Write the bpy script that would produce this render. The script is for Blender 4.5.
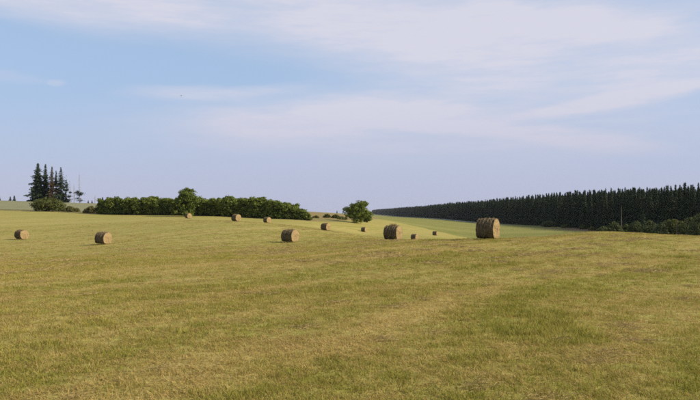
import bpy, bmesh, math, random
import numpy as np
from mathutils import Vector, Matrix

for o in list(bpy.data.objects):
    bpy.data.objects.remove(o)
SC = bpy.context.scene
R = math.radians

# ------------------------------------------------------------------ camera
EYE = 1.65
FPX, HOR, CX = 680.0, 213.0, 350.0          # focal length, horizon row and centre column of the 700 px wide photograph
cam_d = bpy.data.cameras.new('camera')
cam_d.sensor_width = 36.0
cam_d.lens = 36.0 * FPX / 700.0
cam_d.clip_start = 0.1
cam_d.clip_end = 20000.0
cam = bpy.data.objects.new('camera', cam_d)
cam.location = (0, 0, EYE)
cam.rotation_euler = (R(90) + math.atan((HOR - 200.0) / FPX), 0, 0)
SC.collection.objects.link(cam)
SC.camera = cam

# ------------------------------------------------------------------ light
SUN_AZ, SUN_EL = -9.0, 33.0                # azimuth counted from +x towards +y
sun_d = bpy.data.lights.new('sun', 'SUN')
sun_d.energy = 5.0
sun_d.angle = R(0.6)
sun_d.color = (1.0, 0.89, 0.73)
sun = bpy.data.objects.new('sun', sun_d)
sd = Vector((math.cos(R(SUN_AZ)) * math.cos(R(SUN_EL)), math.sin(R(SUN_AZ)) * math.cos(R(SUN_EL)), math.sin(R(SUN_EL))))
sun.rotation_euler = sd.to_track_quat('Z', 'Y').to_euler()
sun.location = (60, -40, 60)
SC.collection.objects.link(sun)

SC.view_settings.view_transform = 'Standard'
SC.view_settings.look = 'None'
SC.view_settings.gamma = 1.0
SC.view_settings.exposure = 0.12
SC.view_settings.use_curve_mapping = False
SC.cycles.filter_width = 1.75
SC.cycles.max_bounces = 6
SC.cycles.transparent_max_bounces = 8
SC.cycles.use_denoising = False
SC.cycles.sample_clamp_indirect = 2.0
SC.cycles.sample_clamp_direct = 6.0

# ------------------------------------------------------------------ node helper
class N:
    def __init__(s, tree):
        s.t = tree; s.n = tree.nodes; s.l = tree.links
    def add(s, kind, **kw):
        nd = s.n.new(kind)
        for k, v in kw.items():
            setattr(nd, k, v)
        return nd
    def put(s, sock, v):
        if v is None: return
        if hasattr(v, 'is_output'): s.l.new(v, sock)
        else: sock.default_value = v
    def math(s, op, a, b=None, c=None, clamp=False):
        nd = s.add('ShaderNodeMath', operation=op, use_clamp=clamp)
        s.put(nd.inputs[0], a); s.put(nd.inputs[1], b); s.put(nd.inputs[2], c)
        return nd.outputs[0]
    def vmath(s, op, a, b=None, out=0):
        nd = s.add('ShaderNodeVectorMath', operation=op)
        s.put(nd.inputs[0], a); s.put(nd.inputs[1], b)
        return nd.outputs[out]
    def mix(s, f, a, b, mode='MIX'):
        nd = s.add('ShaderNodeMix', data_type='RGBA', blend_type=mode)
        s.put(nd.inputs[0], f); s.put(nd.inputs[6], a); s.put(nd.inputs[7], b)
        return nd.outputs[2]
    def noise(s, vec, scale, detail=4.0, rough=0.55, dist=0.0, out=0):
        nd = s.add('ShaderNodeTexNoise')
        s.put(nd.inputs['Vector'], vec)
        nd.inputs['Scale'].default_value = scale; nd.inputs['Detail'].default_value = detail
        nd.inputs['Roughness'].default_value = rough; nd.inputs['Distortion'].default_value = dist
        return nd.outputs[out]
    def ramp(s, f, a, b, lo=0.0, hi=1.0, smooth=True):
        nd = s.add('ShaderNodeMapRange', interpolation_type='SMOOTHSTEP' if smooth else 'LINEAR')
        s.put(nd.inputs[0], f)
        for i, v in zip((1, 2, 3, 4), (a, b, lo, hi)): nd.inputs[i].default_value = v
        return nd.outputs[0]
    def mapping(s, vec, loc=(0, 0, 0), rot=(0, 0, 0), sc=(1, 1, 1), kind='POINT'):
        nd = s.add('ShaderNodeMapping', vector_type=kind)
        s.put(nd.inputs[0], vec)
        nd.inputs[1].default_value = loc; nd.inputs[2].default_value = rot; nd.inputs[3].default_value = sc
        return nd.outputs[0]

# ------------------------------------------------------------------ sky
W = bpy.data.worlds.new('World'); SC.world = W; W.use_nodes = True
W.node_tree.nodes.clear()
w = N(W.node_tree)
SKY_STRENGTH = 0.10
sky = w.add('ShaderNodeTexSky', sky_type='NISHITA')
sky.sun_disc = False
sky.sun_elevation = R(SUN_EL)
sky.sun_rotation = R(90.0 - SUN_AZ)         # clockwise from +y
sky.altitude = 300.0; sky.air_density = 1.0; sky.dust_density = 0.6; sky.ozone_density = 1.5
tc = w.add('ShaderNodeTexCoord')
dirv = w.vmath('NORMALIZE', tc.outputs['Generated'])
sp = w.add('ShaderNodeSeparateXYZ'); w.l.new(dirv, sp.inputs[0])
az = w.math('MULTIPLY', w.math('ARCTAN2', sp.outputs[0], sp.outputs[1]), 57.29578)
el = w.math('MULTIPLY', w.math('ARCSINE', sp.outputs[2]), 57.29578)
cb = w.add('ShaderNodeCombineXYZ'); w.l.new(az, cb.inputs[0]); w.l.new(el, cb.inputs[1])
ae = cb.outputs[0]
wn = w.noise(w.mapping(dirv, sc=(3.0, 3.0, 11.0)), 1.0, 5.0, 0.6, out=1)
wv = w.vmath('MULTIPLY', w.vmath('SUBTRACT', wn, (0.5, 0.5, 0.5)), (9.0, 2.6, 0.0))
aw = w.vmath('ADD', ae, wv)
def sky_deg(px, py):
    x, z = (px - CX) / FPX, (HOR - py) / FPX
    return math.degrees(math.atan(x)), math.degrees(math.atan(z / math.sqrt(1 + x * x)))
streak = w.noise(w.mapping(dirv, rot=(0, R(6), 0), sc=(5.0, 5.0, 34.0)), 1.0, 6.0, 0.62)
streak2 = w.noise(w.mapping(dirv, rot=(0, R(-4), 0), sc=(13.0, 13.0, 90.0)), 1.0, 5.0, 0.65)
tex = w.math('ADD', w.ramp(streak, 0.3, 0.7, 0.80, 1.06), w.ramp(streak2, 0.3, 0.7, -0.15, 0.15))
def blob(px, py, hw, hh, rot, k, inner=0.25):
    a, e = sky_deg(px, py)
    v = w.mapping(aw, loc=(a, e, 0), rot=(0, 0, R(rot)), sc=(hw * 0.0843, hh * 0.0843, 1), kind='TEXTURE')
    return w.ramp(w.vmath('LENGTH', v, out=1), inner, 1.0, k, 0.0)
BL = [(55, 0, 210, 36, -3, .8), (240, 2, 210, 62, -9, .62), (400, 14, 200, 80, -11, .6), (560, 48, 310, 74, 0, .70),
      (580, 24, 120, 24, -6, .42), (690, 70, 120, 30, 6, .3), (215, 90, 125, 11, 3, .5), (300, 122, 200, 34, 2, .52),
      (405, 114, 140, 22, -7, .55), (605, 104, 170, 10, 8, .5), (540, 139, 170, 14, -8, .52), (8, 79, 55, 7, 0, .2), (55, 83, 7, 6, 0, .28),
      (480, 8, 60, 10, 12, .2), (430, 150, 190, 8, 0, .16), (440, 132, 430, 62, 0, .52)]
cl = None
for b in BL:
    v = blob(*b)
    cl = v if cl is None else w.math('ADD', cl, v)
inside = w.math('MULTIPLY', w.ramp(w.math('ABSOLUTE', az), 30.0, 44.0, 1.0, 0.0), w.ramp(el, 18.0, 27.0, 1.0, 0.0))
gen = w.math('MULTIPLY', w.ramp(w.noise(w.mapping(dirv, sc=(2.2, 2.2, 5.0)), 1.0, 5.0, 0.55, 0.4), 0.42, 0.62, 0.05, 0.6), w.math('SUBTRACT', 1.0, inside))
cl = w.math('MULTIPLY', w.math('ADD', cl, gen), tex, clamp=True)
k = 1.0 / SKY_STRENGTH
skyc = w.mix(1.0, sky.outputs[0], (0.92, 0.93, 1.06, 1), 'MULTIPLY')
c1 = w.mix(w.ramp(el, 18.0, 50.0, 0.72, 0.05), skyc, (0.405 * k, 0.555 * k, 0.77 * k, 1))                        # thin high veil over the whole sky
c2 = w.mix(cl, c1, (0.62 * k, 0.625 * k, 0.725 * k, 1))                        # ice cloud
hazef = w.ramp(el, -2.0, 12.0, 0.93, 0.0)
c3 = w.mix(hazef, c2, (0.45 * k, 0.46 * k, 0.60 * k, 1))                     # lavender haze bank low on the horizon
bg = w.add('ShaderNodeBackground'); w.l.new(c3, bg.inputs[0]); bg.inputs[1].default_value = SKY_STRENGTH
wo = w.add('ShaderNodeOutputWorld'); w.l.new(bg.outputs[0], wo.inputs[0])

# ------------------------------------------------------------------ small helpers
def vnoise(x, y, seed=0):
    x = np.asarray(x, float); y = np.asarray(y, float)
    xi = np.floor(x).astype(np.int64); yi = np.floor(y).astype(np.int64)
    fx = x - xi; fy = y - yi
    fx = fx * fx * (3 - 2 * fx); fy = fy * fy * (3 - 2 * fy)
    def h(a, b):
        n = (a * 374761393 + b * 668265263 + seed * 1442695041) & 0xffffffff
        n = ((n ^ (n >> 13)) * 1274126177) & 0xffffffff
        return ((n ^ (n >> 16)) & 0xffff) / 65535.0
    return (h(xi, yi) * (1 - fx) + h(xi + 1, yi) * fx) * (1 - fy) + (h(xi, yi + 1) * (1 - fx) + h(xi + 1, yi + 1) * fx) * fy
def link(name, data, parent=None, loc=None, mat=None):
    o = bpy.data.objects.new(name, data)
    SC.collection.objects.link(o)
    if parent is not None: o.parent = parent
    if loc is not None: o.location = loc
    if mat is not None: data.materials.append(mat)
    return o
def tag(o, label, cat, group=None):
    o['label'] = label; o['category'] = cat
    if group: o['group'] = group
    return o
def mesh_np(name, V, F, smooth=False):
    """V (n,3), F (m,k) -> mesh, one face size"""
    V = np.asarray(V, np.float32); F = np.asarray(F, np.int32)
    m = bpy.data.meshes.new(name)
    k = F.shape[1]
    m.vertices.add(len(V)); m.vertices.foreach_set('co', V.ravel())
    m.loops.add(F.size); m.loops.foreach_set('vertex_index', F.ravel())
    m.polygons.add(len(F))
    m.polygons.foreach_set('loop_start', np.arange(len(F), dtype=np.int32) * k)
    m.polygons.foreach_set('loop_total', np.full(len(F), k, np.int32))
    m.update(calc_edges=True)
    m.polygons.foreach_set('use_smooth', np.full(len(F), smooth, bool))
    return m

# ------------------------------------------------------------------ terrain
# control points: column, row and depth of spots on the ground (bale feet, field edges, ridges)
CP = [(488, 240, 43.3), (393, 240.5, 59.5), (290, 242, 68), (103, 244, 73), (22, 239.5, 91), (326, 230.5, 119),
      (364, 232, 187), (414, 240, 146), (435, 235.5, 203), (188, 218.5, 167), (236, 221.5, 124), (267, 223, 151),
      (105, 215, 205), (187, 217.5, 188), (250, 219.5, 184), (310, 221.5, 186), (357, 223, 207),
      (340, 217.5, 260), (330, 213, 480), (0, 210.5, 225), (50, 212, 215), (0, 200.5, 370), (100, 203.5, 370), (200, 208, 400), (-150, 206, 240), (-150, 197, 380),
      (400, 216.4, 1600), (480, 222.2, 620), (500, 223.6, 535), (600, 229, 321), (700, 234, 229), (800, 239, 178), (560, 226.4, 382),
      (378, 219, 300), (430, 230.5, 262), (475, 239, 245), (520, 240, 215), (600, 238.5, 170),
      (600, 233.5, 74), (700, 238, 62), (540, 237.5, 62), (500, 239.7, 55), (800, 243, 58), (650, 235.5, 68),
      (600, 246, 115), (700, 246, 110), (520, 250, 110), (700, 241, 160), (800, 246, 120),
      (200, 213.5, 215), (100, 206, 290), (0, 205, 290)]
ctl = []
for px, py, d in CP:
    x = (px - CX) / FPX * d
    ctl.append((math.degrees(math.atan2(x, d)), math.log(math.hypot(x, d)), (py - HOR) * d / FPX))
for th in (-48, -32, -16, 0, 16, 32, 48):
    for r, dr in ((4, 1.65), (9, 1.65), (18, 1.66), (30, 1.72 + 0.25 * (th < -10) - 0.04 * (th > 10))):
        ctl.append((th, math.log(r), dr))
for th, far in ((-48, 4), (-27, 4), (-10, 8), (0, 14), (10, 10), (27, 7), (48, 7)):
    ctl.append((th, math.log(3500), {0: 7.0, 10: 8.0, 27: 8.0}.get(th, 20.0)))
    ctl.append((th, math.log(900), {-48: -2, -27: 0, -10: 2, 0: 6.0, 10: 7.5, 27: 7.3, 48: 7.0}[th]))
for th in (-48,):
    ctl += [(th, math.log(70), 2.6), (th, math.log(230), -2.0), (th, math.log(400), -8.0)]
for th in (48,):
    ctl += [(th, math.log(70), 2.6), (th, math.log(150), 5.5), (th, math.log(400), 7.0)]
ctl = np.array(ctl)
def _uv(a, b): return np.stack([np.asarray(a) / 9.0, np.asarray(b) * 2.2], -1)
def _tps(A, B):
    r2 = ((A[:, None, :] - B[None, :, :]) ** 2).sum(-1)
    return 0.5 * r2 * np.log(r2 + 1e-12)
_C = _uv(ctl[:, 0], ctl[:, 1]); _n = len(_C)
_K = _tps(_C, _C) + np.eye(_n) * 0.004
_Pm = np.hstack([np.ones((_n, 1)), _C])
_A = np.block([[_K, _Pm], [_Pm.T, np.zeros((3, 3))]])
_sol = np.linalg.solve(_A, np.concatenate([ctl[:, 2], np.zeros(3)]))
def height(x, y):
    x = np.atleast_1d(np.asarray(x, float)); y = np.atleast_1d(np.asarray(y, float))
    th = np.degrees(np.arctan2(x, y)); r = np.hypot(x, y)
    out = np.empty(len(x))
    for i in range(0, len(x), 20000):
        s = slice(i, i + 20000)
        U = _uv(np.clip(th[s], -48, 48), np.log(np.clip(r[s], 4, 3500)))
        out[s] = _tps(U, _C) @ _sol[:_n] + np.hstack([np.ones((len(U), 1)), U]) @ _sol[_n:]
    t = np.clip((np.abs(th) - 55) / 90, 0, 1); t = t * t * (3 - 2 * t)
    out = out * (1 - t) + (1.65 + 0.004 * np.minimum(r, 3500)) * t
    und = 0.035 * np.sin(x * 0.31 + 1.3 * np.sin(y * 0.11)) + 0.03 * np.sin(y * 0.27 + x * 0.09) * np.clip(r / 25, 0, 1)
    return EYE - out + und * np.clip(1.2 - r / 200, 0, 1)
def h1(x, y): return float(height([x], [y])[0])
def at(px, d, dz=0.0):
    x = (px - CX) / FPX * d
    return Vector((x, d, h1(x, d) + dz))

_bpx = np.array([-2000, -150, 0, 100, 310, 345, 378, 475, 520, 600, 700, 900, 3000.])
_bd = np.array([240, 240, 225, 206, 187, 206, 300, 245, 160, 112, 96, 85, 85.])
ZONES = ['hay_field', 'grass_verge', 'crop_field', 'rough_grass_bank', 'meadow', 'pale_grass_strip', 'forest_floor']
FOREST_X = 118.0
def zone(x, y):
    front = y > 1.0
    px = np.where(front, CX + FPX * x / np.where(front, y, 1.0), np.where(x > 0, 3000, -2000))
    d = np.where(front, y, 0.0)
    jit = (vnoise(x * 0.12, y * 0.12, 5) - 0.5) * 3.0
    b = np.interp(px, _bpx, _bd) + jit + np.where((px > 350) & (px < 620), jit * 1.6 + (vnoise(x * 0.6, y * 0.25, 6) - 0.5) * 7, 0)
    z = np.full(len(x), 4)
    z[(px < 318)] = 2
    z[(px < 318) & (d < b + 14)] = 1
    z[(px >= 306 + jit * 2) & (px < 385) & (d < 345) & (px < 372 + (d - 250) * 0.1)] = 3
    z[(px >= 318) & (x > FOREST_X - 13 + jit) & (y > 480)] = 5
    z[(px >= 318) & (x > FOREST_X - 4 + jit) & (y > 120)] = 6
    z[(x > FOREST_X - 17 + 3 * jit) & (y > 270) & (y < 352 + 4 * jit)] = 6
    z[d < b] = 0
    return z

# --- swath colours shared by the hay field's soil, its stubble and its loose hay
SWATH = R(55.0)
def hay_nodes(n, pos):
    """returns colour (varied by place) and factors: dry (0..1), lush (0..1)"""
    p = n.mapping(pos, rot=(0, 0, -SWATH))                # x runs along the swaths, y across
    warp = n.vmath('MULTIPLY', n.vmath('SUBTRACT', n.noise(p, 0.11, 3.0, out=1), (.5, .5, .5)), (0.0, 5.0, 0.0))
    pw = n.vmath('ADD', p, warp)
    band = n.noise(n.mapping(pw, sc=(0.018, 0.42, 0.0)), 1.0, 3.0, 0.6)
    wide = n.noise(n.mapping(pw, sc=(0.012, 0.085, 0.0)), 1.0, 3.0, 0.55)
    patch = n.noise(n.mapping(pos, sc=(0.32, 0.32, 0.0)), 1.0, 5.0, 0.62)
    fine = n.noise(n.mapping(pos, sc=(2.6, 2.6, 0.0)), 1.0, 4.0, 0.65)
    sy = n.add('ShaderNodeSeparateXYZ'); n.l.new(pw, sy.inputs[0])
    row = n.math('ABSOLUTE', n.math('SUBTRACT', n.math('FRACT', n.math('DIVIDE', sy.outputs[1], 3.7)), 0.5))
    row = n.math('MULTIPLY', n.ramp(row, 0.0, 0.22, 0.42, 0.0), n.ramp(n.noise(n.mapping(p, sc=(0.05, 0.2, 0)), 1.0, 2.0), 0.35, 0.65))
    s = n.math('ADD', n.math('ADD', row, n.math('MULTIPLY', band, 0.95)), n.math('ADD', n.math('MULTIPLY', wide, 0.7), n.math('ADD', n.math('MULTIPLY', patch, 0.50), n.math('MULTIPLY', fine, 0.85))))
    dry = n.ramp(s, 1.18, 1.82)
    return dry, patch, fine

def surf(mat_name, rough=0.9):
    m = bpy.data.materials.new(mat_name); m.use_nodes = True
    m.node_tree.nodes.clear()
    n = N(m.node_tree)
    return m, n
def finish(n, shader):
    o = n.add('ShaderNodeOutputMaterial'); n.l.new(shader, o.inputs[0])
def diffuse(n, col, bump=None, rough=1.0):
    b = n.add('ShaderNodeBsdfPrincipled')
    n.put(b.inputs['Base Color'], col); b.inputs['Roughness'].default_value = rough
    b.inputs['Specular IOR Level'].default_value = 0.1
    if bump is not None: n.l.new(bump, b.inputs['Normal'])
    return b.outputs[0]
def bump(n, h, strength, dist):
    b = n.add('ShaderNodeBump'); b.inputs['Strength'].default_value = strength; b.inputs['Distance'].default_value = dist
    n.l.new(h, b.inputs['Height']); return b.outputs[0]
def leafy(n, col, trans=0.3, rough=0.7):
    d = diffuse(n, col, rough=rough)
    t = n.add('ShaderNodeBsdfTranslucent'); n.put(t.inputs[0], col)
    mx = n.add('ShaderNodeMixShader'); mx.inputs[0].default_value = trans
    n.l.new(d, mx.inputs[1]); n.l.new(t.outputs[0], mx.inputs[2])
    return mx.outputs[0]

GREEN = (0.262, 0.262, 0.044, 1); STRAW = (0.425, 0.352, 0.110, 1); BROWN = (0.32, 0.225, 0.078, 1)
def m_hay_ground():
    m, n = surf('mown_hay_field')
    pos = n.add('ShaderNodeNewGeometry').outputs['Position']
    dry, patch, fine = hay_nodes(n, pos)
    c = n.mix(dry, GREEN, STRAW)
    brown = n.ramp(n.noise(n.mapping(pos, sc=(0.8, 0.8, 0)), 1.0, 4.0, 0.7), 0.5, 0.68, 0.0, 0.7)
    c = n.mix(brown, c, BROWN)
    tiny = n.noise(pos, 22.0, 4.0, 0.7)
    c = n.mix(n.ramp(tiny, 0.35, 0.7, 0.0, 0.35), c, (0.12, 0.09, 0.035, 1))
    hgt = n.math('ADD', n.noise(pos, 9.0, 4.0, 0.7), n.math('MULTIPLY', fine, 1.5))
    finish(n, diffuse(n, c, bump(n, hgt, 0.6, 0.06))); return m
def m_field(name, a, b, c, sc=(0.02, 0.3, 0), bscale=1.2, rot=SWATH):
    m, n = surf(name)
    pos = n.add('ShaderNodeNewGeometry').outputs['Position']
    s1 = n.noise(n.mapping(pos, rot=(0, 0, -rot), sc=sc), 1.0, 4.0, 0.6)
    s2 = n.noise(n.mapping(pos, sc=(0.25, 0.25, 0)), 1.0, 6.0, 0.65)
    col = n.mix(n.ramp(s1, 0.4, 0.62), a, b)
    col = n.mix(n.ramp(s2, 0.48, 0.68, 0.0, 0.8), col, c)
    finish(n, diffuse(n, col, bump(n, n.noise(pos, bscale, 5.0, 0.7), 0.8, 0.4))); return m
ZM = {
    'hay_field': m_hay_ground(),
    'grass_verge': m_field('verge_grass', (0.16, 0.14, 0.045, 1), (0.23, 0.18, 0.075, 1), (0.10, 0.115, 0.03, 1)),
    'crop_field': m_field('pale_green_crop', (0.225, 0.225, 0.115, 1), (0.26, 0.25, 0.135, 1), (0.20, 0.21, 0.09, 1)),
    'rough_grass_bank': m_field('rough_dry_grass', (0.30, 0.20, 0.085, 1), (0.20, 0.19, 0.06, 1), (0.26, 0.20, 0.08, 1), sc=(0.05, 0.12, 0)),
    'meadow': m_field('green_meadow', (0.185, 0.192, 0.042, 1), (0.25, 0.24, 0.066, 1), (0.285, 0.24, 0.08, 1), sc=(0.004, 0.045, 0), rot=R(-58)),
    'pale_grass_strip': m_field('pale_seeding_grass', (0.40, 0.42, 0.30, 1), (0.46, 0.46, 0.36, 1), (0.34, 0.36, 0.24, 1)),
    'forest_floor': m_field('forest_litter', (0.27, 0.17, 0.09, 1), (0.18, 0.135, 0.065, 1), (0.32, 0.205, 0.12, 1)),
}
def geo(a, b, q):
    k = max(1, int(math.ceil(math.log(b / a) / math.log(q))))
    return list(a * (b / a) ** (np.arange(k) / k))
rings = np.array([0.7] + geo(1.2, 30, 1.045) + geo(30, 110, 1.018) + geo(110, 420, 1.0075) + geo(420, 1800, 1.02) + geo(1800, 7000, 1.06) + [7000.0])
ths = np.concatenate([np.arange(-180, -52, 4.0), np.arange(-52, 52, 0.25), np.arange(52, 180, 4.0)])
TT, RR = np.meshgrid(np.radians(ths), rings)
GX, GY = (RR * np.sin(TT)).ravel(), (RR * np.cos(TT)).ravel()
GZ = height(GX, GY)
nT, nR = len(ths), len(rings)
ii, jj = np.meshgrid(np.arange(nR - 1), np.arange(nT), indexing='ij')
j2 = (jj + 1) % nT
FQ = np.stack([ii * nT + jj, ii * nT + j2, (ii + 1) * nT + j2, (ii + 1) * nT + jj], -1).reshape(-1, 4)[:, ::-1]
VQ = np.stack([GX, GY, GZ], -1)
zc = zone(VQ[FQ][:, :, 0].mean(1), VQ[FQ][:, :, 1].mean(1))
for k_, nm in enumerate(ZONES):
    f = FQ[zc == k_]
    if not len(f): continue
    used, inv = np.unique(f, return_inverse=True)
    vv = VQ[used]; ff = inv.reshape(-1, 4)
    if nm == 'hay_field':                                 # close the small hole under the camera
        m_ = mesh_np(nm, vv, ff, True)
        bmx = bmesh.new(); bmx.from_mesh(m_)
        edge = [e for e in bmx.edges if e.is_boundary and max(v.co.xy.length for v in e.verts) < 0.8]
        bmesh.ops.edgeloop_fill(bmx, edges=edge); bmx.to_mesh(m_); bmx.free()
    else:
        m_ = mesh_np(nm, vv, ff, True)
    o = link(nm, m_, mat=ZM[nm]); o['kind'] = 'structure'

# ------------------------------------------------------------------ foliage materials
def m_leaf(name, a, b, c, trans=0.3):
    m, n = surf(name)
    pos = n.add('ShaderNodeNewGeometry').outputs['Position']
    oi = n.add('ShaderNodeObjectInfo').outputs['Random']
    col = n.mix(n.ramp(n.noise(pos, 0.9, 3.0, 0.6), 0.38, 0.62), a, b)
    col = n.mix(n.math('MULTIPLY', oi, 0.55), col, c)
    isl = n.add('ShaderNodeNewGeometry').outputs['Random Per Island']
    col = n.mix(n.ramp(isl, 0.0, 1.0, 0.0, 0.45), col, c)
    finish(n, leafy(n, col, trans)); return m
M_HEDGE = m_leaf('hedge_leaves', (0.068, 0.108, 0.019, 1), (0.135, 0.180, 0.031, 1), (0.215, 0.24, 0.046, 1))
M_BUSH = m_leaf('bush_leaves', (0.068, 0.098, 0.022, 1), (0.10, 0.122, 0.030, 1), (0.14, 0.135, 0.036, 1))
M_OLIVE = m_leaf('dry_bush_leaves', (0.12, 0.115, 0.035, 1), (0.17, 0.135, 0.045, 1), (0.10, 0.11, 0.03, 1))
M_DARK = m_leaf('dark_shrub_leaves', (0.06, 0.085, 0.03, 1), (0.09, 0.11, 0.038, 1), (0.12, 0.13, 0.048, 1))
M_SPRUCE = m_leaf('spruce_needles', (0.019, 0.035, 0.019, 1), (0.030, 0.050, 0.023, 1), (0.050, 0.068, 0.026, 1), 0.12)
M_SPRUCE_DRY = m_leaf('browning_needles', (0.11, 0.070, 0.038, 1), (0.060, 0.062, 0.028, 1), (0.15, 0.088, 0.05, 1), 0.12)
def m_bark(name, a, b):
    m, n = surf(name)
    tcn = n.add('ShaderNodeTexCoord').outputs['Object']
    s = n.noise(n.mapping(tcn, sc=(6, 6, 1.2)), 1.0, 4.0, 0.65)
    finish(n, diffuse(n, n.mix(n.ramp(s, 0.35, 0.65), a, b), bump(n, s, 0.7, 0.05))); return m
M_BARK = m_bark('bark', (0.10, 0.075, 0.05, 1), (0.17, 0.13, 0.095, 1))
M_DEAD = m_bark('weathered_dead_wood', (0.27, 0.22, 0.19, 1), (0.36, 0.30, 0.26, 1))

# ------------------------------------------------------------------ mesh makers
def quads(cen, nor, size, asp, rng, bend=0.0):
    """leaf quads: centre, facing, half size -> verts/faces"""
    n = len(cen)
    nor = nor / (np.linalg.norm(nor, axis=1, keepdims=True) + 1e-9)
    t = rng.normal(size=(n, 3)); t -= (t * nor).sum(1, keepdims=True) * nor
    t /= np.linalg.norm(t, axis=1, keepdims=True) + 1e-9
    b = np.cross(nor, t)
    s = np.asarray(size).reshape(-1, 1)
    a = s * asp
    V = np.stack([cen - t * s, cen - b * a + t * s * 0.15, cen + t * s, cen + b * a + t * s * 0.1], 1).reshape(-1, 3)
    return V, np.arange(4 * n).reshape(-1, 4)
def tube_np(pts, rad, seg=6):
    pts = np.asarray(pts, float); n = len(pts)
    V = []; F = []
    d = np.gradient(pts, axis=0); d /= np.linalg.norm(d, axis=1, keepdims=True) + 1e-9
    for i in range(n):
        up = np.array([1.0, 0, 0]) if abs(d[i][0]) < 0.9 else np.array([0, 1.0, 0])
        u = np.cross(d[i], up); u /= np.linalg.norm(u); v = np.cross(d[i], u)
        for k_ in range(seg):
            a = 2 * math.pi * k_ / seg
            V.append(pts[i] + (u * math.cos(a) + v * math.sin(a)) * rad[i])
    for i in range(n - 1):
        for k_ in range(seg):
            k2 = (k_ + 1) % seg
            F.append((i * seg + k_, i * seg + k2, (i + 1) * seg + k2, (i + 1) * seg + k_))
    return np.array(V), np.array(F)
def join(parts):
    V = []; F = []; o = 0
    for v, f in parts:
        V.append(v); F.append(np.asarray(f) + o); o += len(v)
    return np.concatenate(V), np.concatenate(F)

def broad_tree(seed, H, rx, ry, base=0.0, leaf=0.24, nclump=70, per=42, top=0.0, shape='round', lobes=None):
    """crown mesh and trunk mesh for a leafy tree or shrub; foliage from z=base to H"""
    rng = np.random.default_rng(seed)
    cz = (base + H) / 2; hz = (H - base) / 2
    lob = rng.normal(size=(7, 3)); lob /= np.linalg.norm(lob, axis=1, keepdims=True); amp = rng.uniform(0.05, 0.3, 7)
    C = []
    for (lx, ly, lz, ax, ay, az_, k_) in (lobes or []):
        for _ in range(k_):
            p = rng.normal(size=3); p /= np.linalg.norm(p); r = rng.random() ** 0.35 * rng.uniform(0.8, 1.08)
            C.append((lx + p[0] * r * ax * .82, ly + p[1] * r * ay * .82, max(0.25, lz + p[2] * r * az_ * .82)))
    while len(C) < nclump and not lobes:
        p = rng.uniform(-1, 1, 3)
        q = np.linalg.norm(p)
        if q < 1e-3 or q > 1: continue
        r = q ** 0.45
        dn = p / q
        lim = 0.80 + sum(a * max(0, float(dn @ l)) ** 4 for a, l in zip(amp, lob))
        c = dn * r * lim
        if shape == 'mound' and c[2] < -0.3: c[2] = -0.3 + (c[2] + 0.3) * 0.9
        wz = 1.0
        if shape == 'mound': wz = math.sqrt(max(0.05, 1 - max(0, (c[2] + 1) / 2) ** 2.2)) * 1.1
        C.append((c[0] * rx * wz, c[1] * ry * wz, cz + c[2] * hz * (1.0 if c[2] < 0 else 0.95 + top * rng.random())))
    C = np.array(C)
    out = []; nr = []
    rad = 0.17 * (rx + ry + hz) / 1.5 * (0.72 if lobes else 1.0)
    for c in C:
        k_ = int(per * rng.uniform(0.7, 1.3))
        d = rng.normal(size=(k_, 3)); d /= np.linalg.norm(d, axis=1, keepdims=True)
        rr = rad * rng.uniform(0.55, 1.35) * rng.uniform(0.3, 1.0, (k_, 1)) ** 0.5
        p = c + d * rr * np.array([1.15, 1.15, 0.8])
        out.append(p); nr.append(d + np.array([0, 0, 0.35]) + rng.normal(size=(k_, 3)) * 0.55)
    # stray twigs of the outline
    P = np.concatenate(out); Q = np.concatenate(nr)
    keep = P[:, 2] > 0.02; P = P[keep]; Q = Q[keep]
    V, F = quads(P, Q, leaf * rng.uniform(0.55, 1.25, len(P)), 0.62, rng)
    crown = mesh_np('crown', V, F)
    parts = []
    nst = 1 if base > 0.3 else 4
    for s in range(nst):
        o = np.array([0, 0, -0.15]) if nst == 1 else np.array([rng.uniform(-.3, .3) * rx, rng.uniform(-.3, .3) * ry, -0.15])
        tip = np.array([o[0] * 1.5 + rng.normal() * 0.1, o[1] * 1.5 + rng.normal() * 0.1, H * 0.78])
        t = np.linspace(0, 1, 6)[:, None]
        pts = o + (tip - o) * t + rng.normal(size=(6, 3)) * 0.04 * H * 0.25 * np.sin(t * math.pi)
        r0 = 0.025 * H if nst == 1 else 0.014 * H
        parts.append(tube_np(pts, np.linspace(r0, r0 * 0.25, 6)))
        for b in range(7 if nst == 1 else 3):
            tgt = C[rng.integers(len(C))]; k_ = rng.integers(2, 5)
            mid = (pts[k_] + tgt) / 2 + np.array([0, 0, 0.06 * H])
            parts.append(tube_np([pts[k_], mid, tgt], [r0 * 0.45, r0 * 0.3, r0 * 0.1], 5))
    V, F = join(parts)
    return crown, mesh_np('trunk', V, F, True)

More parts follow.
